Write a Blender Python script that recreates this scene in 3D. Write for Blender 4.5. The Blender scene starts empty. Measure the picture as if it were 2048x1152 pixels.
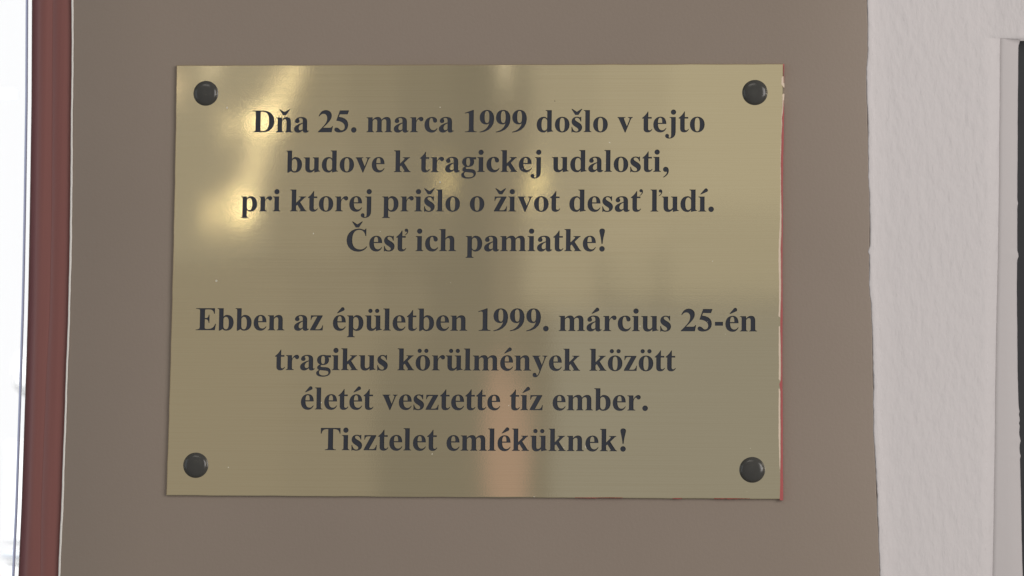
import bpy, bmesh, math, random
from mathutils import Vector, Matrix
from mathutils.geometry import delaunay_2d_cdt

random.seed(7)
S = bpy.context.scene
COL = S.collection

# ------------------------------------------------------------------ camera, world, lamps, exposure
PW, PH = 2048.0, 1152.0
HFOV = math.radians(18.0)
FPX = PW / 2 / math.tan(HFOV / 2)
Z0 = 1.5                                             # height of the plaque's centre
CAM = Vector((0.16096, -1.54482, Z0 - 0.16472))
YAW, PIT, ROL = (math.radians(a) for a in (5.27536, 5.90687, -0.67613))
RM = Matrix.Rotation(YAW, 3, 'Z') @ Matrix.Rotation(PIT, 3, 'X') @ Matrix.Rotation(ROL, 3, 'Y')
cd = bpy.data.cameras.new('camera')
cam = bpy.data.objects.new('camera', cd)
COL.objects.link(cam)
cam.matrix_world = Matrix.Translation(CAM) @ (RM @ Matrix.Rotation(math.radians(90), 3, 'X')).to_4x4()
cd.sensor_width = 36
cd.lens = 18 / math.tan(HFOV / 2)
cd.clip_start, cd.clip_end = 0.05, 200
cd.dof.use_dof = True
cd.dof.focus_distance = 1.565
cd.dof.aperture_fstop = 30
S.camera = cam


def at(px, py, Y=0.0):
    """point of the plane y = Y seen at a pixel of the 2048 px photograph"""
    d = RM @ Vector(((px - PW / 2) / FPX, 1.0, (PH / 2 - py) / FPX))
    return CAM + d * ((Y - CAM.y) / d.y)


W = bpy.data.worlds.new('World')
S.world = W
W.use_nodes = True
W.node_tree.nodes['Background'].inputs[0].default_value = (1.0, 0.97, 0.93, 1)
W.node_tree.nodes['Background'].inputs[1].default_value = 0.262
S.view_settings.view_transform = 'Standard'
S.view_settings.look = 'None'
S.view_settings.exposure = 0
S.view_settings.gamma = 1
S.view_settings.use_curve_mapping = False


def area(name, loc, size, size_y, radiance, col, target=None, spread=180):
    l = bpy.data.lights.new(name, 'AREA')
    l.shape = 'RECTANGLE' if size * size_y > 0.03 else 'ELLIPSE'
    l.size, l.size_y = size, size_y
    l.color = col
    l.energy = radiance * size * size_y * math.pi
    l.spread = math.radians(spread)
    o = bpy.data.objects.new(name, l)
    COL.objects.link(o)
    o.location = loc
    if target is None:
        o.rotation_euler = (math.radians(90), 0, 0)
    else:
        o.rotation_euler = (Vector(target) - Vector(loc)).to_track_quat('-Z', 'Y').to_euler()
    return o


def reflection_lamp(name, x0, y0, x1, y1, radiance, col, d=2.6, tilt=0):
    """an added lamp for one patch of reflection, standing where the brass mirrors it"""
    q = []
    for px, py in ((x0, y0), (x1, y1)):
        p = at(px, py, 0)
        q.append(p + (p - CAM) * (d / -CAM.y))
    a, b = q
    o = area(name, ((a.x + b.x) / 2, -d, (a.z + b.z) / 2), abs(b.x - a.x), abs(a.z - b.z), radiance, col)
    o.rotation_euler = (math.radians(90), math.radians(tilt), 0)
    return o


# the soft daylight from the right, out of the picture
area('daylight', (1.7, -1.5, Z0 + 0.45), 1.1, 1.4, 5.1, (1.0, 0.95, 0.91), (0.05, 0, Z0))
area('ceiling_lamp', (-0.5, -2.2, Z0 + 1.9), 1.2, 0.6, 2.2, (1.0, 0.93, 0.84), (0, 0, Z0))
area('cool_left_fill', (-1.5, -0.8, Z0 + 0.15), 0.7, 1.1, 0.9, (0.80, 0.90, 1.0), (-0.1, 0, Z0))  # cool lamp added to tint the pillar's left side
area('cap_glint_lamp', (1.55, -0.85, Z0 + 0.22), 0.13, 0.22, 14.0, (1.0, 0.98, 0.96), (0.05, 0, Z0))  # small lamp added for the glints on the screw caps
# lamps added to make the patches, streaks and glints mirrored in the brass
reflection_lamp('sheen_lamp_right', 1060, -260, 1200, 620, 0.175, (1.0, 0.96, 0.84))
reflection_lamp('sheen_lamp_right_middle', 1202, -260, 1330, 520, 0.205, (1.0, 0.96, 0.84))
reflection_lamp('sheen_lamp_right_bright', 1332, -260, 1800, 430, 0.245, (1.0, 0.97, 0.84))
reflection_lamp('sheen_lamp_right_below', 1332, 433, 1800, 600, 0.185, (1.0, 0.98, 0.86))
reflection_lamp('sheen_lamp_right_foot', 1202, 523, 1330, 600, 0.14, (1.0, 0.98, 0.86))
reflection_lamp('sheen_lamp_right_low', 1110, 610, 1800, 1300, 0.09, (0.86, 0.97, 1.15))
reflection_lamp('sheen_lamp_left', 150, -200, 545, 520, 0.15, (1.0, 0.96, 0.85))
reflection_lamp('sheen_lamp_lower', 150, 530, 560, 1300, 0.08, (1.0, 0.90, 0.74))  # this and the next ones added in steps to grade the mirrored tone
reflection_lamp('sheen_lamp_lower_mid', 563, 530, 745, 1300, 0.062, (1.0, 0.90, 0.76))
reflection_lamp('sheen_lamp_lower_faint', 748, 530, 860, 720, 0.03, (1.0, 0.90, 0.76))
reflection_lamp('sheen_lamp_upper', 549, -200, 690, 522, 0.095, (1.0, 0.92, 0.76))
reflection_lamp('sheen_lamp_upper_mid', 693, -200, 800, 522, 0.06, (1.0, 0.92, 0.76))
reflection_lamp('sheen_lamp_upper_faint', 803, -200, 900, 522, 0.025, (1.0, 0.92, 0.78))
reflection_lamp('sheen_lamp_centre', 985, 190, 1056, 680, 0.04, (1.0, 0.85, 0.72))
reflection_lamp('glint_lamp_upper', 488, 236, 560, 258, 3.0, (1.0, 0.88, 0.60), d=2.45, tilt=-8)  # added for the hot patches in the brass; end pieces taper them
reflection_lamp('glint_lamp_upper_end', 430, 246, 488, 262, 1.1, (1.0, 0.88, 0.60), d=2.45, tilt=-8)
reflection_lamp('glint_lamp_lower', 455, 406, 508, 430, 3.2, (1.0, 0.86, 0.55), d=2.45, tilt=-12)
reflection_lamp('glint_lamp_lower_end', 398, 420, 455, 440, 1.3, (1.0, 0.86, 0.55), d=2.45, tilt=-14)
reflection_lamp('streak_lamp_upper', 556, 90, 582, 250, 0.9, (1.0, 0.88, 0.62), d=2.5, tilt=24)
reflection_lamp('streak_lamp_lower', 492, 270, 522, 420, 0.6, (1.0, 0.88, 0.62), d=2.5, tilt=14)
reflection_lamp('streak_lamp_small', 418, 90, 432, 165, 0.8, (1.0, 0.92, 0.75), d=2.5, tilt=24)
reflection_lamp('sheen_lamp_edge', 340, 150, 362, 200, 0.8, (1.0, 0.8, 0.6), d=2.5)
reflection_lamp('streak_lamp_thin', 1005, -60, 1016, 190, 0.9, (1.0, 0.95, 0.85), d=2.5)
reflection_lamp('streak_lamp_red', 972, 720, 1054, 1150, 0.15, (1.0, 0.52, 0.48), d=2.5)  # warm lamp added for the pinkish streak in the brass
reflection_lamp('glint_lamp_left', 889, 340, 900, 378, 2.0, (1.0, 0.85, 0.45), d=2.4, tilt=10)
reflection_lamp('glint_lamp_right', 1068, 347, 1080, 386, 2.4, (1.0, 0.86, 0.45), d=2.4)
# daylight outside, on the pale house front beyond the window
area('outdoor_light', (-2.4, 2.5, 4.0), 2.5, 2.5, 29.0, (1, 1, 1), (-2.2, 7.5, 1.5))


# ------------------------------------------------------------------ helpers
def mat(name):
    m = bpy.data.materials.new(name)
    m.use_nodes = True
    nt = m.node_tree
    return m, nt, nt.nodes['Principled BSDF']


def node(nt, kind, **kw):
    n = nt.nodes.new(kind)
    for k, v in kw.items():
        if k.startswith('i_'):
            key = k[2:]
            n.inputs[int(key) if key.isdigit() else key.replace('_', ' ')].default_value = v
        else:
            setattr(n, k, v)
    return n


def coords(nt, scale=(1, 1, 1)):
    t = node(nt, 'ShaderNodeTexCoord')
    m = node(nt, 'ShaderNodeMapping')
    m.inputs['Scale'].default_value = scale
    nt.links.new(t.outputs['Object'], m.inputs[0])
    return m.outputs[0]


def noise(nt, scale, detail=2.0, vec=(1, 1, 1), rough=0.5):
    n = node(nt, 'ShaderNodeTexNoise')
    n.inputs['Scale'].default_value = scale
    n.inputs['Detail'].default_value = detail
    n.inputs['Roughness'].default_value = rough
    nt.links.new(coords(nt, vec), n.inputs['Vector'])
    return n.outputs[0]


def ramp(nt, src, p0, c0, p1, c1):
    r = node(nt, 'ShaderNodeValToRGB')
    e = r.color_ramp.elements
    e[0].position, e[1].position = p0, p1
    e[0].color = c0 if len(c0) == 4 else (*c0, 1)
    e[1].color = c1 if len(c1) == 4 else (*c1, 1)
    nt.links.new(src, r.inputs[0])
    return r.outputs[0]


def bump(nt, src, dist, strength=1.0, prev=None):
    b = node(nt, 'ShaderNodeBump')
    b.inputs['Distance'].default_value = dist
    b.inputs['Strength'].default_value = strength
    nt.links.new(src, b.inputs['Height'])
    if prev is not None:
        nt.links.new(prev, b.inputs['Normal'])
    return b.outputs[0]


def mix(nt, a, b, f):
    m = node(nt, 'ShaderNodeMix', data_type='RGBA')
    for sock, v in ((m.inputs[0], f), (m.inputs[6], a), (m.inputs[7], b)):
        if isinstance(v, bpy.types.NodeSocket):
            nt.links.new(v, sock)
        elif isinstance(v, (int, float)):
            sock.default_value = v
        else:
            sock.default_value = (*v, 1)
    return m.outputs[2]


def linkobj(name, me, material=None, parent=None, smooth=False):
    me.name = name
    o = bpy.data.objects.new(name, me)
    COL.objects.link(o)
    if material:
        me.materials.clear()
        me.materials.append(material)
    if parent:
        o.parent = parent
        o.matrix_parent_inverse = Matrix.Translation(-parent.location)
    if smooth:
        for p in me.polygons:
            p.use_smooth = True
    return o


def build(name, verts, faces, material, parent=None, smooth=False):
    me = bpy.data.meshes.new(name)
    me.from_pydata([tuple(v) for v in verts], [], faces)
    bm = bmesh.new()
    bm.from_mesh(me)
    bmesh.ops.recalc_face_normals(bm, faces=bm.faces)
    bm.to_mesh(me)
    bm.free()
    return linkobj(name, me, material, parent, smooth)


def loft(name, rows, material, parent=None, smooth=True):
    """closed skin through rows of equal length, each row an open profile; caps the two ends"""
    n = len(rows[0])
    v = [p for r in rows for p in r]
    f = []
    for i in range(len(rows) - 1):
        for j in range(n):
            k = (j + 1) % n
            f.append((i * n + j, i * n + k, (i + 1) * n + k, (i + 1) * n + j))
    f.append(tuple(range(n)))
    f.append(tuple((len(rows) - 1) * n + j for j in range(n)))
    return build(name, v, f, material, parent, smooth)


def box(name, a, b, material, parent=None, bev=0.0):
    bm = bmesh.new()
    bmesh.ops.create_cube(bm, size=1)
    for v in bm.verts:
        v.co = Vector([(a[i] + b[i]) / 2 + v.co[i] * abs(b[i] - a[i]) for i in range(3)])
    if bev:
        bmesh.ops.bevel(bm, geom=bm.edges[:], offset=bev, segments=3, affect='EDGES', profile=0.5)
    me = bpy.data.meshes.new(name)
    bm.to_mesh(me)
    bm.free()
    return linkobj(name, me, material, parent)


def thing(name, label, cat, loc=(0, 0, 0), group=None):
    o = bpy.data.objects.new(name, None)
    COL.objects.link(o)
    o.location = loc
    o['label'], o['category'], o['kind'] = label, cat, 'thing'
    if group:
        o['group'] = group
    return o


def tag(o, label, cat):
    o['label'], o['category'], o['kind'] = label, cat, 'thing'
    return o


def interp(pts, y):
    if y <= pts[0][0]:
        return pts[0][1] + (y - pts[0][0]) * (pts[1][1] - pts[0][1]) / (pts[1][0] - pts[0][0])
    for (a, va), (b, vb) in zip(pts, pts[1:]):
        if y <= b:
            return va + (vb - va) * (y - a) / (b - a)
    return pts[-1][1] + (y - pts[-1][0]) * (pts[-1][1] - pts[-2][1]) / (pts[-1][0] - pts[-2][0])


def wobble(t, seed, amp):
    return amp * (math.sin(t * 0.011 + seed) * 0.6 + math.sin(t * 0.037 + seed * 2.3) * 0.3 + math.sin(t * 0.113 + seed * 4.1) * 0.22
                  + math.sin(t * 0.29 + seed * 1.7) * 0.12)


# ------------------------------------------------------------------ materials
def paint_mat(name, col, var, rough, grain_scale, grain_dist, vec=(1, 1, 1), big=0.0, spec=0.5):
    m, nt, b = mat(name)
    c = mix(nt, tuple(x * (1 - var) for x in col), tuple(x * (1 + var) for x in col), noise(nt, 9, 4))
    nt.links.new(c, b.inputs['Base Color'])
    b.inputs['Roughness'].default_value = rough
    b.inputs['Specular IOR Level'].default_value = spec
    nrm = bump(nt, noise(nt, grain_scale, 3, vec), grain_dist)
    if big:
        nrm = bump(nt, noise(nt, 14, 2), big, 1.0, nrm)
    nt.links.new(nrm, b.inputs['Normal'])
    return m


M_TAUPE = paint_mat('taupe_paint', (0.322, 0.262, 0.217), 0.06, 0.45, 650, 0.00008, big=0.0004, spec=0.3)
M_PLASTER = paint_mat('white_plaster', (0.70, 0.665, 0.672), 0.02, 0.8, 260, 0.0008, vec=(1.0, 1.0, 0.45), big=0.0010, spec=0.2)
M_SMOOTH_SHADED = paint_mat('smooth_plaster_shaded', (0.585, 0.552, 0.556), 0.02, 0.7, 300, 0.00008, spec=0.2)  # darker than the wall: the strip's shade is put into its colour
M_BEAD = paint_mat('white_sealant', (0.86, 0.83, 0.79), 0.03, 0.5, 400, 0.0001)
M_DARK = paint_mat('charcoal_panel', (0.028, 0.030, 0.034), 0.15, 0.5, 500, 0.00005)
M_CREAM = paint_mat('cream_paint', (0.82, 0.66, 0.52), 0.08, 0.55, 900, 0.0001)
M_RED = paint_mat('red_paint', (0.46, 0.10, 0.10), 0.15, 0.5, 900, 0.0001)
M_FRINGE = paint_mat('pale_fringe', (0.50, 0.58, 0.82), 0.05, 0.5, 300, 0.00005)  # bluish tone of a colour fringe, not of a window part
M_HOUSE = paint_mat('pale_render', (0.80, 0.81, 0.82), 0.03, 0.8, 20, 0.001)
M_HOUSEG = paint_mat('pale_grey_trim', (0.62, 0.66, 0.72), 0.03, 0.8, 20, 0.001)


def wood_mat():
    m, nt, b = mat('red_brown_wood')
    g = noise(nt, 40, 4, (8, 8, 0.12), 0.5)
    c = ramp(nt, g, 0.3, (0.252, 0.098, 0.088), 0.72, (0.282, 0.113, 0.101))
    nt.links.new(c, b.inputs['Base Color'])
    b.inputs['Roughness'].default_value = 0.33
    nt.links.new(bump(nt, g, 0.00008), b.inputs['Normal'])
    return m


def brass_mat():
    m, nt, b = mat('brushed_brass')
    b.inputs['Metallic'].default_value = 1
    tone = noise(nt, 7, 3)
    c = mix(nt, (0.79, 0.68, 0.455), (0.84, 0.73, 0.49), tone)
    # fine brushing lines, and small flecks of lacquer and dirt
    lines = noise(nt, 260, 3, (0.03, 1, 9.0), 0.6)
    c = mix(nt, c, (0.70, 0.58, 0.36), ramp(nt, lines, 0.42, (0, 0, 0), 0.85, (0.5, 0.5, 0.5)))
    fl = noise(nt, 330, 1, (1, 1, 1))
    c = mix(nt, c, (0.16, 0.12, 0.07), ramp(nt, fl, 0.815, (0, 0, 0), 0.83, (1, 1, 1)))
    dust = ramp(nt, noise(nt, 290, 1, (1.3, 1, 1)), 0.785, (0, 0, 0), 0.80, (1, 1, 1))
    c = mix(nt, c, (0.85, 0.80, 0.66), dust)
    inv = node(nt, 'ShaderNodeMath', operation='SUBTRACT', i_0=1.0)
    nt.links.new(dust, inv.inputs[1])
    nt.links.new(inv.outputs[0], b.inputs['Metallic'])
    nt.links.new(c, b.inputs['Base Color'])
    r = ramp(nt, noise(nt, 25, 4), 0.3, (0.042, 0.042, 0.042), 0.75, (0.058, 0.058, 0.058))
    nt.links.new(r, b.inputs['Roughness'])
    b.inputs['Anisotropic'].default_value = 0.45
    t = node(nt, 'ShaderNodeCombineXYZ')
    t.inputs[2].default_value = 1
    nt.links.new(t.outputs[0], b.inputs['Tangent'])
    n1 = bump(nt, noise(nt, 9, 2), 0.00016)
    n2 = bump(nt, lines, 0.0000012, 1.0, n1)
    n3 = bump(nt, noise(nt, 2200, 1, (0.6, 1, 1)), 0.0000030, 1.0, n2)
    nt.links.new(n3, b.inputs['Normal'])
    return m


def ink_mat():
    m, nt, b = mat('engraving_enamel')
    c = mix(nt, (0.018, 0.022, 0.034), (0.054, 0.060, 0.080), noise(nt, 14, 5))
    fl = noise(nt, 420, 1)
    c = mix(nt, c, (0.4, 0.36, 0.28), ramp(nt, fl, 0.80, (0, 0, 0), 0.82, (0.9, 0.9, 0.9)))
    nt.links.new(c, b.inputs['Base Color'])
    b.inputs['Roughness'].default_value = 0.3
    nt.links.new(bump(nt, noise(nt, 300, 3), 0.00004), b.inputs['Normal'])
    return m


def cap_mat():
    m, nt, b = mat('dark_bronze')
    c = mix(nt, (0.050, 0.050, 0.047), (0.072, 0.070, 0.064), noise(nt, 200, 4))
    fl = noise(nt, 700, 1)
    c = mix(nt, c, (0.35, 0.33, 0.28), ramp(nt, fl, 0.78, (0, 0, 0), 0.81, (1, 1, 1)))
    nt.links.new(c, b.inputs['Base Color'])
    b.inputs['Roughness'].default_value = 0.2
    nt.links.new(bump(nt, noise(nt, 300, 2), 0.00001), b.inputs['Normal'])
    return m


def glass_mat():
    m, nt, b = mat('window_glass')
    nt.nodes.remove(b)
    tr = node(nt, 'ShaderNodeBsdfTransparent')
    gl = node(nt, 'ShaderNodeBsdfGlossy')
    gl.inputs['Roughness'].default_value = 0.02
    fr = node(nt, 'ShaderNodeFresnel')
    fr.inputs[0].default_value = 1.45
    mx = node(nt, 'ShaderNodeMixShader')
    nt.links.new(fr.outputs[0], mx.inputs[0])
    nt.links.new(tr.outputs[0], mx.inputs[1])
    nt.links.new(gl.outputs[0], mx.inputs[2])
    nt.links.new(mx.outputs[0], nt.nodes['Material Output'].inputs[0])
    return m


def sky_mat():
    m, nt, b = mat('overcast_sky')
    nt.nodes.remove(b)
    e = node(nt, 'ShaderNodeEmission')
    e.inputs[0].default_value = (0.985, 0.99, 1.0, 1)
    e.inputs[1].default_value = 1.05
    nt.links.new(e.outputs[0], nt.nodes['Material Output'].inputs[0])
    return m


M_WOOD, M_BRASS, M_INK, M_CAP, M_GLASS, M_SKY = wood_mat(), brass_mat(), ink_mat(), cap_mat(), glass_mat(), sky_mat()

# ------------------------------------------------------------------ the setting
ZB, ZT = Z0 - 0.52, Z0 + 0.52                        # how far the wall is built up and down
WY = 0.0016                                          # the painted pillar's face
EDGE_L = [(0, 146), (70, 147), (200, 146), (400, 144.6), (539, 141.8), (625, 139.6), (733, 136), (891, 131), (1012, 126.3), (1152, 119.7)]
EDGE_F = [(0, 62), (200, 61), (400, 58), (539, 55.5), (625, 53.6), (740, 50), (891, 45), (1012, 41), (1152, 34.7)]
GROOVE = [(0, 105), (400, 103), (625, 99), (752, 92), (1012, 82), (1152, 80)]
EDGE_R = [(0, 1733.5), (60, 1735.5), (115, 1735.5), (160, 1733.5), (210, 1735), (280, 1736.5), (340, 1738), (400, 1739.5), (500, 1739), (560, 1737.5), (600, 1741),
          (650, 1745), (760, 1746.5), (870, 1749), (950, 1752), (1050, 1756), (1152, 1760)]
STRIP = [(0, 2001), (66, 2001), (200, 2000), (450, 1997), (700, 1992), (850, 1990), (1152, 1985)]
DARK_E = [(0, 2040), (58, 2041), (80, 2034), (330, 2031.5), (600, 2031), (752, 2032.5), (900, 2036), (1152, 2042)]

rows_py = [-1500 + 6 * i for i in range(690)]        # photo rows the wall edges are sampled at


def edge(pts, py, Y, seed, amp):
    p = at(interp(pts, py) + wobble(py, seed, amp), py, Y)
    return p


# pillar: painted front, softly rounded arrises
rows = []
for py in rows_py:
    l = edge(EDGE_L, py, WY, 1.0, 0.55)
    r = edge(EDGE_R, py, WY, 2.0, 1.1)
    z = (l.z + r.z) / 2
    rd = 0.0005
    ring = [(l.x, WY + 0.28, z), (l.x, WY + rd, z), (l.x + rd * 0.3, WY + rd * 0.3, z), (l.x + rd, WY, z)]
    for k in range(1, 9):
        ring.append((l.x + rd + (r.x - l.x - 2 * rd) * k / 9, WY, z))
    ring += [(r.x - rd * 1.3, WY, z), (r.x - rd * 0.35, WY + rd * 0.3, z), (r.x, WY + rd * 1.2, z), (r.x, WY + 0.28, z)]
    rows.append(ring)
pillar = tag(loft('painted_pillar', rows, M_TAUPE), 'smooth taupe painted pillar behind the brass plaque', 'pillar')

# white rough wall to the right: a thick bead of paint at the corner, then a face turning slightly away
rows, srows = [], []
TURN = 0.22
zcorner = at(2034, 66, WY).z
wall_py = [p for p in rows_py if p < 66] + [66, 66.02] + [p for p in rows_py if p > 66.02]
for py in wall_py:
    e = edge(EDGE_R, py, WY, 2.0, 1.1)
    s0 = edge(STRIP, py, WY + 0.012, 3.0, 0.5)
    x = e.x + 0.0002
    z = e.z
    hb = 0.0014 + 0.0006 * wobble(py, 5, 1.0)
    xb = x - 0.0004 - 0.0010 * math.exp(-((py - 503) / 6) ** 2) + 0.0003 * wobble(py * 2.3, 8, 1.0)
    ring = [(x, WY + 0.27, z), (xb, WY + 0.0006, z), (xb + 0.0003, WY - 0.0001, z), (xb + 0.0009, WY - 0.0002, z), (x + 0.0018 + hb * 0.3, WY + 0.0008, z),
            (x + 0.004, WY + 0.0022, z)]
    n = 8
    for k in range(1, n + 1):
        t = k / n
        xx = x + 0.004 + (s0.x - x - 0.004) * t
        ring.append((xx, WY + 0.0022 + (xx - x - 0.004) * TURN, z))
    if py < 66.01:
        far = ring[-1]
        ring += [(1.6, far[1] + 0.002, z), (1.6, WY + 0.3, z)]
    else:
        ring += [(s0.x + 0.0001, WY + 0.05, z), (s0.x + 0.0002, WY + 0.27, z)]
    rows.append(ring)
    # smooth reveal strip, set back a little; its shade lies in the plaster colour
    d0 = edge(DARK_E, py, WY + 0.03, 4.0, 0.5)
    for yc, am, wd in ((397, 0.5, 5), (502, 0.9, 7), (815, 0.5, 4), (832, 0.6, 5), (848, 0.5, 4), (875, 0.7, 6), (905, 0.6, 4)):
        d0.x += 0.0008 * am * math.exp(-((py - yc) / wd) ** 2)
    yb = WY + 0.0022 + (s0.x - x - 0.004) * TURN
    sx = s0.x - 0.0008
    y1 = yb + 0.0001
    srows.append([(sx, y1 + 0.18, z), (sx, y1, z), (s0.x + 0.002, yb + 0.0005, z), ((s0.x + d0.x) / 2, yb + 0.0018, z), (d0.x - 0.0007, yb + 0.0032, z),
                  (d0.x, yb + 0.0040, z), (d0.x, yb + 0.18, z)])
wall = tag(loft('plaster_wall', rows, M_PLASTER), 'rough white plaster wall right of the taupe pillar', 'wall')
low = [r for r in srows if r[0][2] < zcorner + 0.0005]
loft('smooth_reveal', low, M_SMOOTH_SHADED, wall)
# the dark board standing in the opening
a = at(2050, 66, WY + 0.04)
dark = tag(box('dark_door', (a.x - 0.02, WY + 0.0230, ZB), (1.6, WY + 0.075, zcorner + 0.01), M_DARK, None, 0.002),
           'dark charcoal door leaf in the opening at right edge', 'door')

# window: wooden jamb, glass, and a strip added as the blue colour fringe
win = thing('window', 'red brown wooden window jamb beside bright glass at left', 'window', (at(100, 1152, WY).x, WY, ZB))
rows, beads, fringe = [], [], []
for py in rows_py:
    Yf = WY + 0.001
    f = at(interp(EDGE_F, py), py, Yf + 0.004)
    g = at(interp(GROOVE, py), py, Yf)
    r = edge(EDGE_L, py, WY, 1.0, 0.55)
    z = r.z
    rx = r.x - 0.0009
    rows.append([(f.x, Yf + 0.06, z), (f.x, Yf + 0.0058, z), (f.x + 0.0006, Yf + 0.0040, z), (f.x + 0.0018, Yf + 0.0026, z), (f.x + 0.0055, Yf + 0.0010, z),
                 (g.x - 0.0003, Yf + 0.0001, z), (g.x, Yf + 0.0003, z), (g.x + 0.0004, Yf, z), (rx - 0.003, Yf, z), (rx - 0.0006, Yf + 0.0003, z),
                 (rx, Yf + 0.0010, z), (rx, Yf + 0.06, z)])
    w = 0.00005 + 0.00012 * wobble(py, 9, 1.0)
    beads.append([(r.x - 0.0011, WY + 0.01, z), (r.x - 0.0010, WY + 0.0003, z), (r.x - 0.0008, WY - 0.0004, z), (r.x - 0.0003 + w, WY - 0.0005, z),
                  (r.x + w, WY + 0.0001, z), (r.x + 0.0004, WY + 0.01, z)])
    fringe.append([(f.x - 0.00132, Yf + 0.003, z), (f.x - 0.00132, Yf - 0.0015, z), (f.x - 0.0011, Yf - 0.0015, z), (f.x - 0.0011, Yf + 0.003, z)])
loft('jamb', rows, M_WOOD, win)
loft('sealant', beads, M_BEAD, win)
loft('fringe_strip', fringe, M_FRINGE, win)  # thin added strip that draws the blue fringe beside the jamb
gx = at(62, 0, WY).x
pane = box('pane', (-1.6, WY + 0.046, ZB), (gx - 0.004, WY + 0.050, ZT), M_GLASS, win)

# outdoors beyond the glass
sky = build('sky', [(-60, 14, -20), (25, 14, -20), (25, 14, 40), (-60, 14, 40)], [(0, 1, 2, 3)], M_SKY)
sky['kind'] = 'structure'
house = thing('pale_house', 'pale overexposed house front seen through the window glass', 'house', (-2.3, 8.0, -1.0))
HY = 8.0


def hb(name, x0, y0, x1, y1, dy, m, th=0.2, bev=0.01):
    p, q = at(x0, y0, HY + dy), at(x1, y1, HY + dy)
    return box(name, (p.x, HY + dy, q.z), (q.x, HY + dy + th, p.z), m, house, bev)


hb('wall', 10, 880, 120, 1085, 0.0, M_HOUSE, 0.4)
hb('ledge', 2, 1098, 120, 1118, -0.15, M_HOUSEG, 0.4)
hb('plinth', 0, 1126, 120, 1300, -0.1, M_HOUSE, 0.4)
hb('rounded_shape', 14, 690, 80, 790, -0.3, M_HOUSE, 0.3, 0.06)  # pale rounded block for an unidentified shape
hb('grey_band', -60, 180, 32, 197, -0.2, M_HOUSEG, 0.004, 0.0)  # thin grey band for a soft smear across the sky

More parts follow.
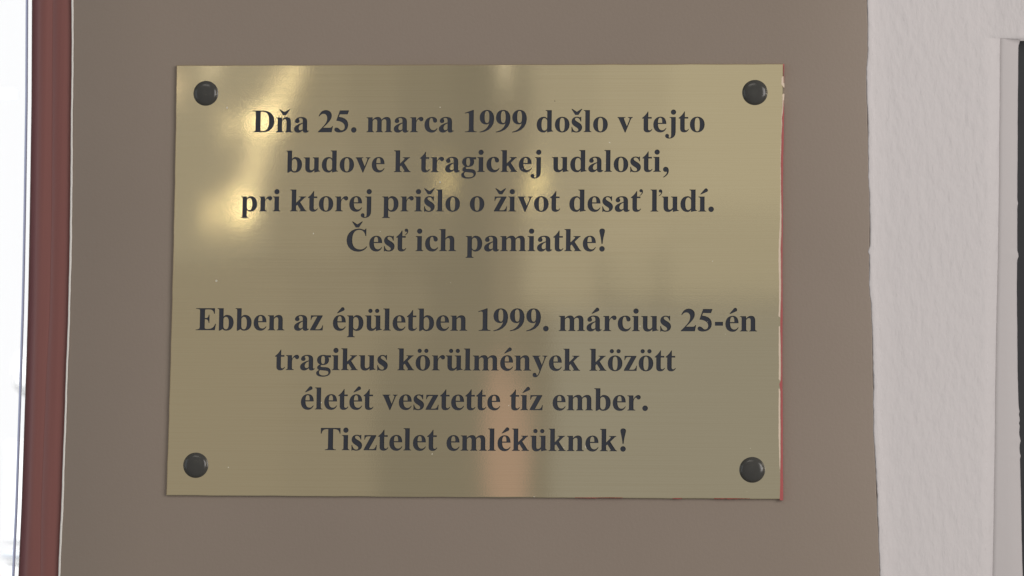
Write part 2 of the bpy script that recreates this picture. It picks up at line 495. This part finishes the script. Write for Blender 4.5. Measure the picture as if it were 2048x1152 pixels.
# ------------------------------------------------------------------ bold serif letters, drawn by hand (1000 units to the em)
G = {
 'D': (722, 'M14 676H327C552 676 690 547 690 341C690 130 549 0 327 0H14V19C85 22 106 38 106 90V589C106 640 88 654 14 657Z M261 600V82C261 46 275 36 315 36C464 36 524 143 524 341C524 545 461 640 310 640C274 640 261 628 261 600Z'),
 'E': (667, 'M16 676H602V506H578C556 602 515 638 425 638H341C303 638 294 630 294 596V372H316C380 372 402 395 413 478H437V224H413C403 303 375 335 316 335H294V92C294 48 306 38 358 38H390C512 38 572 80 616 193H641L609 0H16V19C90 23 139 36 139 89V591C139 640 122 653 16 657Z'),
 'T': (667, 'M31 676H636V502H612C594 598 553 635 452 638H412V96C412 36 430 22 506 19V0H161V19C238 22 257 36 257 90V638H215C114 635 74 598 55 502H31Z'),
 'C': (722, 'M653 691H629C623 666 610 655 589 655C577 655 562 659 538 668C497 684 461 691 422 691C207 691 49 541 49 337C49 128 196 -19 405 -19C530 -19 622 29 687 129L668 147C605 78 549 49 474 49C313 49 223 151 223 346C223 542 300 652 434 652C536 652 603 590 630 461H653Z'),
 'a': (500, 'M488 42C458 5 422 -14 380 -14C330 -14 298 9 292 59C246 8 205 -14 150 -14C73 -14 25 31 25 101C25 186 100 240 291 301V353C291 412 268 438 217 438C189 438 167 425 167 408C167 390 192 378 192 344C192 307 162 281 121 281C80 281 50 307 50 343C50 417 131 473 249 473C365 473 430 427 430 328V93C430 61 438 48 455 48C463 48 468 50 475 57Z M291 270C208 237 169 190 169 130C169 88 190 63 225 63C250 63 274 75 291 95Z'),
 'b': (556, 'M17 676H205V414C235 455 267 473 313 473C437 473 521 380 521 235C521 85 433 -14 300 -14C245 -14 213 2 180 32L100 -14H66V604C66 640 56 655 17 657Z M205 355C223 392 247 412 275 412C341 412 372 345 372 226C372 92 345 28 286 28C235 28 205 68 205 134Z'),
 'c': (444, 'M430 108C384 24 329 -14 247 -14C115 -14 25 82 25 228C25 373 122 473 262 473C350 473 414 424 414 359C414 320 388 293 352 293C318 293 296 312 289 346L281 386C274 424 262 438 237 438C195 438 172 369 172 268C172 136 219 62 299 62C343 62 371 78 412 122Z'),
 'd': (556, 'M297 676H485V92C485 57 496 42 534 39V20C468 15 415 5 346 -12V52C314 4 283 -14 236 -14C108 -14 25 82 25 227C25 374 112 473 240 473C283 473 315 459 346 425V604C346 640 337 655 297 657Z M346 347C331 400 300 430 263 430C201 430 174 360 174 231C174 108 203 47 260 47C295 47 322 67 346 110Z'),
 'e': (444, 'M424 246H168C172 121 216 56 292 56C340 56 371 76 409 127L426 115C383 27 325 -14 244 -14C109 -14 25 82 25 226C25 372 115 473 243 473C356 473 421 400 424 246Z M296 281C296 395 281 438 236 438C187 438 169 391 168 281Z'),
 'g': (500, 'M483 459H330C300 469 270 473 240 473C129 473 50 408 50 312C50 248 80 204 141 176C80 142 56 113 56 77C56 43 78 20 122 5C58 -18 28 -50 28 -93C28 -165 105 -206 237 -206C389 -206 483 -142 483 -43C483 36 430 87 322 91L222 95C182 97 165 106 165 125C165 140 175 151 196 158C213 156 226 155 240 155C349 155 424 217 424 312C424 342 417 367 403 391H483Z M237 438C281 438 295 398 295 314C295 228 281 190 238 190C195 190 179 230 179 314C179 398 195 438 237 438Z M153 -1C129 -18 117 -38 117 -62C117 -123 164 -166 251 -166C349 -166 410 -134 410 -83C410 -35 372 -18 282 -14Z'),
 'h': (556, 'M16 0H251V19C215 22 204 38 204 72V345C231 384 256 401 285 401C323 401 338 375 338 311V72C338 36 328 22 297 19V0H534V19C490 23 477 38 477 72V322C477 424 433 473 353 473C292 473 249 449 204 390V676H16V657C55 655 65 640 65 604V72C65 36 53 21 16 19Z'),
 'i': (278, 'M16 0H255V19C217 22 204 36 204 72V461H16V442C55 440 65 425 65 389V72C65 36 53 21 16 19Z'),
 'j': (333, 'M75 461H263V5C263 -130 190 -203 66 -203C-10 -203 -57 -168 -57 -118C-57 -82 -33 -57 3 -57C36 -57 60 -79 60 -111C60 -130 54 -139 54 -151C54 -165 64 -173 80 -173C112 -173 124 -145 124 -86V389C124 425 114 440 75 442Z'),
 'k': (556, 'M22 0H263V19C222 22 210 37 210 72V170L247 202L335 66C344 52 347 44 347 37C347 25 338 20 314 19V0H543V19C515 23 505 30 480 66L336 286L408 357C462 411 478 433 517 442V461H296V442C333 440 345 434 345 419C345 404 331 386 302 358L210 268V676H22V657C60 655 71 640 71 604V72C71 37 59 22 22 19Z'),
 'l': (278, 'M16 0H255V19C217 22 204 36 204 72V676H16V657C55 655 65 640 65 604V72C65 36 53 21 16 19Z'),
 'm': (833, 'M16 0H250V19C215 22 205 38 205 72V346C230 384 254 402 284 402C326 402 346 376 346 311V72C346 37 336 22 305 19V0H525V19C495 22 485 37 485 72V346C511 385 535 402 565 402C606 402 626 376 626 311V72C626 37 614 22 580 19V0H814V19C776 23 765 38 765 72V322C765 424 722 473 641 473C580 473 530 449 478 387C461 445 424 473 363 473C303 473 252 449 201 389V461H16V442C55 440 66 425 66 389V72C66 36 54 22 16 19Z'),
 'n': (556, 'M21 0H254V19C219 22 209 38 209 72V345C236 384 261 401 290 401C326 401 342 376 342 311V72C342 37 332 22 300 19V0H539V19C495 23 481 38 481 72V322C481 424 437 473 358 473C297 473 252 448 205 389V461H21V442C60 440 70 425 70 389V72C70 36 58 22 21 19Z'),
 'o': (500, 'M250 473C381 473 476 374 476 230C476 86 384 -14 249 -14C117 -14 25 87 25 230C25 373 118 473 250 473Z M249 438C305 438 326 378 326 230C326 80 305 21 250 21C195 21 174 80 174 230C174 378 194 438 249 438Z'),
 'p': (556, 'M19 461H204V400C236 449 273 473 322 473C441 473 524 377 524 235C524 86 443 -14 322 -14C279 -14 245 0 209 34V-133C209 -170 222 -183 265 -186V-205H19V-186C57 -183 70 -168 70 -131V389C70 425 59 440 19 442Z M209 349C225 389 250 411 280 411C345 411 375 348 375 222C375 96 347 35 287 35C250 35 224 60 209 105Z'),
 'r': (444, 'M29 0H274V19C231 22 216 38 216 77V258C216 335 255 394 287 394C297 394 303 389 313 373C329 346 344 336 370 336C408 336 434 364 434 405C434 446 405 473 362 473C309 473 270 443 212 352V461H29V442C68 440 77 428 77 389V72C77 36 66 22 29 19Z'),
 's': (389, 'M332 471H313C308 460 301 455 292 455C286 455 277 457 262 462C238 470 217 473 197 473C102 473 35 412 35 325C35 257 68 213 162 156C222 120 243 98 243 71C243 39 220 19 183 19C121 19 79 65 55 159H35V-13H51C57 -1 64 4 73 4C81 4 92 2 106 -3C132 -11 161 -14 187 -14C290 -14 361 51 361 144C361 210 326 256 235 308C161 350 140 371 140 397C140 422 162 441 193 441C246 441 288 399 312 321H332Z'),
 't': (333, 'M207 630H189C140 545 93 490 20 438V411H64V105C64 27 107 -12 187 -12C254 -12 296 16 332 83L312 95C294 64 278 53 252 53C218 53 203 68 203 111V411H309V461H207Z'),
 'u': (556, 'M16 461H205V140C205 85 222 60 258 60C290 60 315 77 345 118V389C345 425 333 440 293 442V461H484V92C484 57 497 42 537 39V20C470 15 418 5 351 -12V57C303 8 265 -14 212 -14C119 -14 66 43 66 140V389C66 425 55 440 16 442Z'),
 'v': (500, 'M21 461H261V442C227 440 217 434 217 418C217 408 219 400 226 383L305 180L368 343C379 372 385 392 385 407C385 430 371 440 335 442V461H485V442C453 437 441 426 421 378L265 -14H243L72 373C49 425 44 432 21 442Z'),
 'y': (500, 'M16 461H259V442C224 440 213 434 213 418C213 409 216 399 223 383L310 177L369 336C378 362 383 385 383 402C383 429 368 440 326 442V461H480V442C447 437 437 425 418 375L259 -45C213 -162 172 -205 110 -205C60 -205 28 -175 28 -130C28 -91 53 -66 90 -66C122 -66 143 -84 149 -118C152 -140 156 -146 166 -146C184 -146 201 -118 222 -58L240 -7L66 377C45 424 38 434 16 442Z'),
 'z': (444, 'M402 461H40L35 324H55C68 396 95 424 155 424H236L21 28V0H409L420 158H400C384 75 346 36 277 36H184L402 438Z'),
 '1': (500, 'M78 0H442V19C366 23 344 40 344 90V688H328L65 595V573L95 580C118 587 136 590 149 590C183 590 198 570 198 524V96C198 42 172 22 78 19Z'),
 '2': (500, 'M442 0H17V19L150 155C255 262 297 345 297 428C297 516 254 571 184 571C131 571 87 543 50 489L30 498C70 621 149 688 252 688C361 688 438 614 438 514C438 418 381 328 206 168L175 140H368C420 140 434 149 458 195L478 189Z'),
 '5': (500, 'M470 676L427 553H186L158 478C352 458 451 371 451 227C451 83 345 -8 181 -8C78 -8 22 32 22 85C22 119 49 145 87 145C119 145 144 132 176 99C206 68 224 58 248 58C304 58 343 104 343 168C343 272 248 344 76 357L186 676Z'),
 '9': (500, 'M33 -13C309 6 473 166 473 408C473 579 388 688 253 688C119 688 26 592 26 453C26 322 107 235 227 235C269 235 295 246 322 276C289 140 191 46 29 11Z M248 654C302 654 323 590 323 445C323 330 300 281 254 281C200 281 178 336 178 470C178 597 198 654 248 654Z'),
 ',': (250, 'M53 -180C160 -130 217 -58 217 34C217 106 179 155 122 155C74 155 39 121 39 73C39 28 69 -3 113 -3C126 -3 134 0 143 0C153 0 158 -4 158 -13C158 -50 112 -113 43 -160Z'),
 '.': (250, 'O125 71 85'),
 '!': (333, 'M148 225H185C190 330 210 430 238 540C246 575 251 600 251 623C251 664 218 691 167 691C116 691 82 664 82 622C82 600 86 577 95 540C122 430 141 330 148 225Z O166 71 84'),
 '-': (333, 'M44 171H287V287H44Z'),
 ' ': (250, ''),
}
ACUTE = 'M86 528H122L296 606C316 616 324 633 324 652C324 685 297 713 264 713C246 713 232 704 217 686Z'
CARON = 'M-2 713L117 528H216L335 713H302L166 625L31 713Z'
DIER = 'O63 602 65 O270 602 65'
# accented letter: base, accent outline, shift, advance
COMP = {'ň': ('n', CARON, 112, 556), 'š': ('s', CARON, 28, 389), 'ž': ('z', CARON, 56, 444), 'Č': ('C', CARON, (208, 195), 722),
        'é': ('e', ACUTE, 56, 444), 'á': ('a', ACUTE, 84, 500), 'í': ('i', ACUTE, -20, 278), 'ü': ('u', DIER, 112, 556), 'ö': ('o', DIER, 84, 500),
        'ť': ('t', 'APO', (250, 612), 350), 'ľ': ('l', 'APO', (238, 604), 345), 'i': ('i', 'O134 610 81', 0, 278), 'j': ('j', 'O193 610 81', 0, 333)}


def outlines(d):
    """path text to lists of points; curves in five steps"""
    out, cur, num, cmd, args = [], None, '', None, []
    toks, k = [], 0
    while k < len(d):
        ch = d[k]
        if ch.isalpha():
            toks.append(ch)
            k += 1
        elif ch == ' ':
            k += 1
        else:
            j = k + 1
            while j < len(d) and (d[j].isdigit() or d[j] == '.'):
                j += 1
            toks.append(float(d[k:j]))
            k = j
    i = 0
    need = {'M': 2, 'L': 2, 'H': 1, 'V': 1, 'C': 6, 'Z': 0, 'O': 3}
    while i < len(toks):
        c = toks[i]
        a = toks[i + 1:i + 1 + need[c]]
        i += 1 + need[c]
        if c == 'M':
            cur = [tuple(a)]
        elif c == 'L':
            cur.append(tuple(a))
        elif c == 'H':
            cur.append((a[0], cur[-1][1]))
        elif c == 'V':
            cur.append((cur[-1][0], a[0]))
        elif c == 'C':
            p0, p1, p2, p3 = cur[-1], a[0:2], a[2:4], a[4:6]
            for s in range(1, 6):
                t = s / 5
                u = 1 - t
                cur.append(tuple(u ** 3 * p0[q] + 3 * u * u * t * p1[q] + 3 * u * t * t * p2[q] + t ** 3 * p3[q] for q in (0, 1)))
        elif c == 'O':
            out.append([(a[0] + a[2] * math.cos(2 * math.pi * s / 20), a[1] + a[2] * math.sin(2 * math.pi * s / 20)) for s in range(20)])
        elif c == 'Z':
            q = []
            for p in cur:
                if not q or (abs(p[0] - q[-1][0]) + abs(p[1] - q[-1][1])) > 0.5:
                    q.append(p)
            if abs(q[0][0] - q[-1][0]) + abs(q[0][1] - q[-1][1]) < 0.5:
                q.pop()
            out.append(q)
    return out


def glyph(ch):
    if ch in COMP:
        base, acc, sh, adv = COMP[ch]
        ps = outlines(G[base][1])
        if acc == 'APO':
            for q in outlines(G[','][1]):
                ps.append([(x * 0.62 + sh[0], (y - 30) * 0.62 + sh[1]) for x, y in q])
        else:
            dx, dy = sh if isinstance(sh, tuple) else (sh, 0)
            for q in outlines(acc):
                ps.append([(x + dx, y + dy) for x, y in q])
        return adv, ps
    adv, d = G[ch]
    return adv, outlines(d)


LINES = [  # text, left and right end in the photo, baseline at the left and right end
    ('Dňa 25. marca 1999 došlo v tejto', 504.9, 1409.3, 264.6, 264.0),
    ('budove k tragickej udalosti,', 571.5, 1337.6, 344.4, 343.6),
    ('pri ktorej prišlo o život desať ľudí.', 481.5, 1427.8, 422.6, 423.2),
    ('Česť ich pamiatke!', 692.7, 1209.5, 502.2, 502.4),
    ('Ebben az épületben 1999. március 25-én', 391.3, 1514.3, 660.3, 662.9),
    ('tragikus körülmények között', 549.8, 1351.7, 740.0, 742.0),
    ('életét vesztette tíz ember.', 601.4, 1295.7, 818.8, 821.2),
    ('Tisztelet emléküknek!', 641.0, 1251.6, 900.2, 902.6),
]


def set_line(text, xl, xr, yl, yr):
    x, polys = 0.0, []
    for ch in text:
        adv, ps = glyph(ch)
        polys += [[(px + x, py) for px, py in q] for q in ps]
        x += adv
    lo = min(p[0] for q in polys for p in q)
    hi = max(p[0] for q in polys for p in q)
    a, b = at(xl, yl), at(xr, yr)
    k = (b.x - a.x) / (hi - lo)
    sl = (b.z - a.z) / (hi - lo)
    return [[((a.x + (px - lo) * k) * 1000, (a.z - Z0 + (px - lo) * sl + py * k) * 1000) for px, py in q] for q in polys]


def filled(name, polys, y_front, thick, chamfer=0.0):
    """solid plate from closed outlines in mm (odd nesting is metal, even nesting a hole), y_front to y_front + thick"""
    vs, fs = [], []
    for q in polys:
        ar = sum(q[k - 1][0] * q[k][1] - q[k][0] * q[k - 1][1] for k in range(len(q)))
        q = q if ar > 0 else q[::-1]
        fs.append(list(range(len(vs), len(vs) + len(q))))
        vs += [Vector(p) for p in q]
    ov, oe, of, vsrc, _, src = delaunay_2d_cdt(vs, [], fs, 0, 1e-5)
    keep = [f for f, o in zip(of, src) if len(set(o)) % 2 == 1]
    n = len(ov)
    V = [(v.x / 1000, y_front, Z0 + v.y / 1000) for v in ov] + [(v.x / 1000, y_front + thick, Z0 + v.y / 1000) for v in ov]
    F = [tuple(f) for f in keep] + [tuple(k + n for k in reversed(f)) for f in keep]
    nb = len(polys[0]) if chamfer else 0
    rim = {}
    if chamfer:                                      # cut the outer border's front edge at 45 degrees
        for i, o in enumerate(vsrc):
            if any(k < nb for k in o):
                x, y, z = V[i]
                rim[i] = len(V)
                V.append((x, y + chamfer, z))
                V[i] = (x - math.copysign(chamfer, x) * (abs(abs(x) - 0.149) < 0.004), y, z - math.copysign(chamfer, z - Z0) * (abs(abs(z - Z0) - 0.105) < 0.0035))
    seen = {}
    for f in keep:
        for a, b in zip(f, f[1:] + f[:1]):
            seen[(a, b)] = 1
    for a, b in seen:
        if (b, a) not in seen:
            if a in rim and b in rim:
                F.append((b, a, rim[a], rim[b]))
                F.append((rim[b], rim[a], a + n, b + n))
            else:
                F.append((b, a, a + n, b + n))
    me = bpy.data.meshes.new(name)
    me.from_pydata(V, [], F)
    bm = bmesh.new()
    bm.from_mesh(me)
    bmesh.ops.delete(bm, geom=[v for v in bm.verts if not v.link_faces], context='VERTS')
    bm.to_mesh(me)
    bm.free()
    return me


# ------------------------------------------------------------------ the plaque
plaque = thing('memorial_plaque', 'brushed brass memorial plaque engraved with black bilingual text on the taupe pillar', 'plaque', (0, WY, Z0 - 0.105))
corners = [at(353, 130.5), at(1567, 127.5), at(1563.5, 998), at(332.5, 990.5)]
outline = [(p.x * 1000, (p.z - Z0) * 1000) for p in corners]
# the sheet's border is not perfectly straight after cutting
border = []
for i in range(4):
    (xa, za), (xb, zb) = outline[i], outline[(i + 1) % 4]
    n = 40
    ln = math.hypot(xb - xa, zb - za)
    nx_, nz_ = (zb - za) / ln, -(xb - xa) / ln
    bow = -0.55 if i in (1, 3) else 0.0              # the short sides bow inwards a little
    for k in range(n):
        t = k / n
        w = 0.10 * math.sin(k * 1.7 + i) * math.sin(k * 0.6 + 2 * i) + bow * 4 * t * (1 - t)
        if k == 0:
            w = 0
        border.append((xa + (xb - xa) * t - nx_ * w, za + (zb - za) * t - nz_ * w))
sets = [set_line(*l) for l in LINES]
me = filled('brass_plate', [border] + [q for s in sets for q in s], 0.0, 0.0013, 0.0003)
linkobj('brass_plate', me, M_BRASS, plaque)
for s, l in zip(sets, LINES):
    me = filled('inscription', s, 0.0004, 0.0006)
    o = linkobj('inscription', me, M_INK, plaque)
    o['label'] = 'engraved dark line of text reading ' + l[0]

# screw caps
prof = [(0.0, 2.1), (1.6, 2.06), (3.2, 1.9), (4.4, 1.62), (5.1, 1.3), (5.5, 0.95), (5.7, 0.6), (5.75, 0.35), (6.05, 0.33), (6.15, 0.2), (6.15, 0.0)]
for px, py in ((411, 186), (1509.7, 184.4), (390.8, 930.3), (1504.3, 939.5)):
    c = at(px, py, -0.001)
    n = 48
    v = [(c.x, -prof[0][1] / 1000, c.z)]
    f = []
    for r, h in prof[1:]:
        for k in range(n):
            t = 2 * math.pi * k / n
            v.append((c.x + r / 1000 * math.cos(t), -h / 1000 - 0.00002, c.z + r / 1000 * math.sin(t)))
    for k in range(n):
        f.append((0, 1 + k, 1 + (k + 1) % n))
        for j in range(len(prof) - 2):
            a, b = 1 + j * n, 1 + (j + 1) * n
            f.append((a + k, a + (k + 1) % n, b + (k + 1) % n, b + k))
    build('screw_cap', v, f, M_CAP, plaque, True)

# old paint left along the right border: cream inside, red outside
def ribbon(name, inner, outer, y0, y1, m, front):
    v, f = [], []
    py, i = y0, 0
    prev = False
    while py <= y1:
        a, b = inner(py), outer(py)
        if b - a > 0.25:
            p, q = at(a, py, front), at(b, py, front)
            v += [(p.x, 0.0009, p.z), (p.x, front, p.z), (q.x, front + 0.0001, q.z), (q.x, 0.0009, q.z)]
            if prev:
                k = len(v) - 8
                for e in range(4):
                    f.append((k + e, k + (e + 1) % 4, k + 4 + (e + 1) % 4, k + 4 + e))
            else:
                f.append(tuple(len(v) - 4 + e for e in range(4)))
            prev = True
        else:
            if prev:
                f.append(tuple(len(v) - 4 + e for e in range(4)))
            prev = False
        py += 2.5
    if prev:
        f.append(tuple(len(v) - 4 + e for e in range(4)))
    return build(name, v, f, m, plaque)


RIGHT = [(127, 1567), (222, 1566), (400, 1563.7), (543, 1563.3), (776, 1563.2), (890, 1564), (998, 1564.5)]
CW = [(127, 0), (150, 0), (156, 4.5), (168, 5), (176, 0), (184, 0), (190, 3), (226, 3), (232, 2.5), (260, 2), (300, 1.8), (360, 2.2), (420, 4), (480, 4.5), (520, 5), (570, 5), (632, 5), (636, 0), (650, 0),
      (653, 4), (758, 5), (764, 0), (774, 0), (778, 5), (850, 5), (900, 4), (950, 2), (975, 0), (998, 0)]
RW = [(127, 3.5), (134, 2), (150, 1), (180, 0), (205, 0), (222, 1), (236, 3), (250, 2), (270, 3.5), (330, 4.5), (380, 3), (430, 1.2), (470, 2), (500, 3.4), (545, 2.6), (600, 2.2), (640, 4), (720, 2.8), (760, 3), (768, 6),
      (782, 3.4), (850, 3.6), (930, 4.8), (990, 6), (1002, 6)]
red_in = lambda y: interp(RIGHT, y) + 1.6 - interp(RW, y) + wobble(y * 3, 3, 0.5)
ribbon('cream_paint_edge', lambda y: interp(RIGHT, y) + 1.0 - interp(RW, y) * 0.75 - interp(CW, y) * 1.0 + wobble(y * 3, 1, 0.6) + 0.4,
       lambda y: red_in(y) + 0.6 if interp(CW, y) > 0.5 else -1e4, 150, 985, M_CREAM, -0.00022)
ribbon('red_paint_edge', red_in, lambda y: interp(RIGHT, y) + 1.8 + wobble(y * 3, 6, 0.4), 128, 1001, M_RED, -0.00034)


def under(name, x0, x1, hgt, m, seed):
    """smear of paint along the bottom border"""
    v, f = [], []
    n = int((x1 - x0) / 4)
    for k in range(n + 1):
        x = x0 + (x1 - x0) * k / n
        yb = 990.5 + (x - 332.5) / 1231 * 7.5
        h = hgt * max(0.15, 0.55 + wobble(x * 4, seed, 0.7)) * math.sin(math.pi * min(max(k / n, 0.03), 0.97)) ** 0.4
        p, q = at(x, yb - 0.2, 0), at(x, yb + h, 0)
        v += [(p.x, 0.0010, p.z), (p.x, 0.0001, p.z), (q.x, 0.0003, q.z), (q.x, 0.0010, q.z)]
        if k:
            b = len(v) - 8
            for e in range(4):
                f.append((b + e, b + (e + 1) % 4, b + 4 + (e + 1) % 4, b + 4 + e))
    f.append((0, 1, 2, 3))
    f.append(tuple(len(v) - 4 + e for e in range(4)))
    return build(name, v, f, m, plaque)


under('red_paint_smear', 1150, 1245, 1.0, M_RED, 1)
under('red_paint_smear', 1345, 1364, 1.2, M_RED, 4)
under('red_paint_smear', 1428, 1500, 1.5, M_RED, 2)
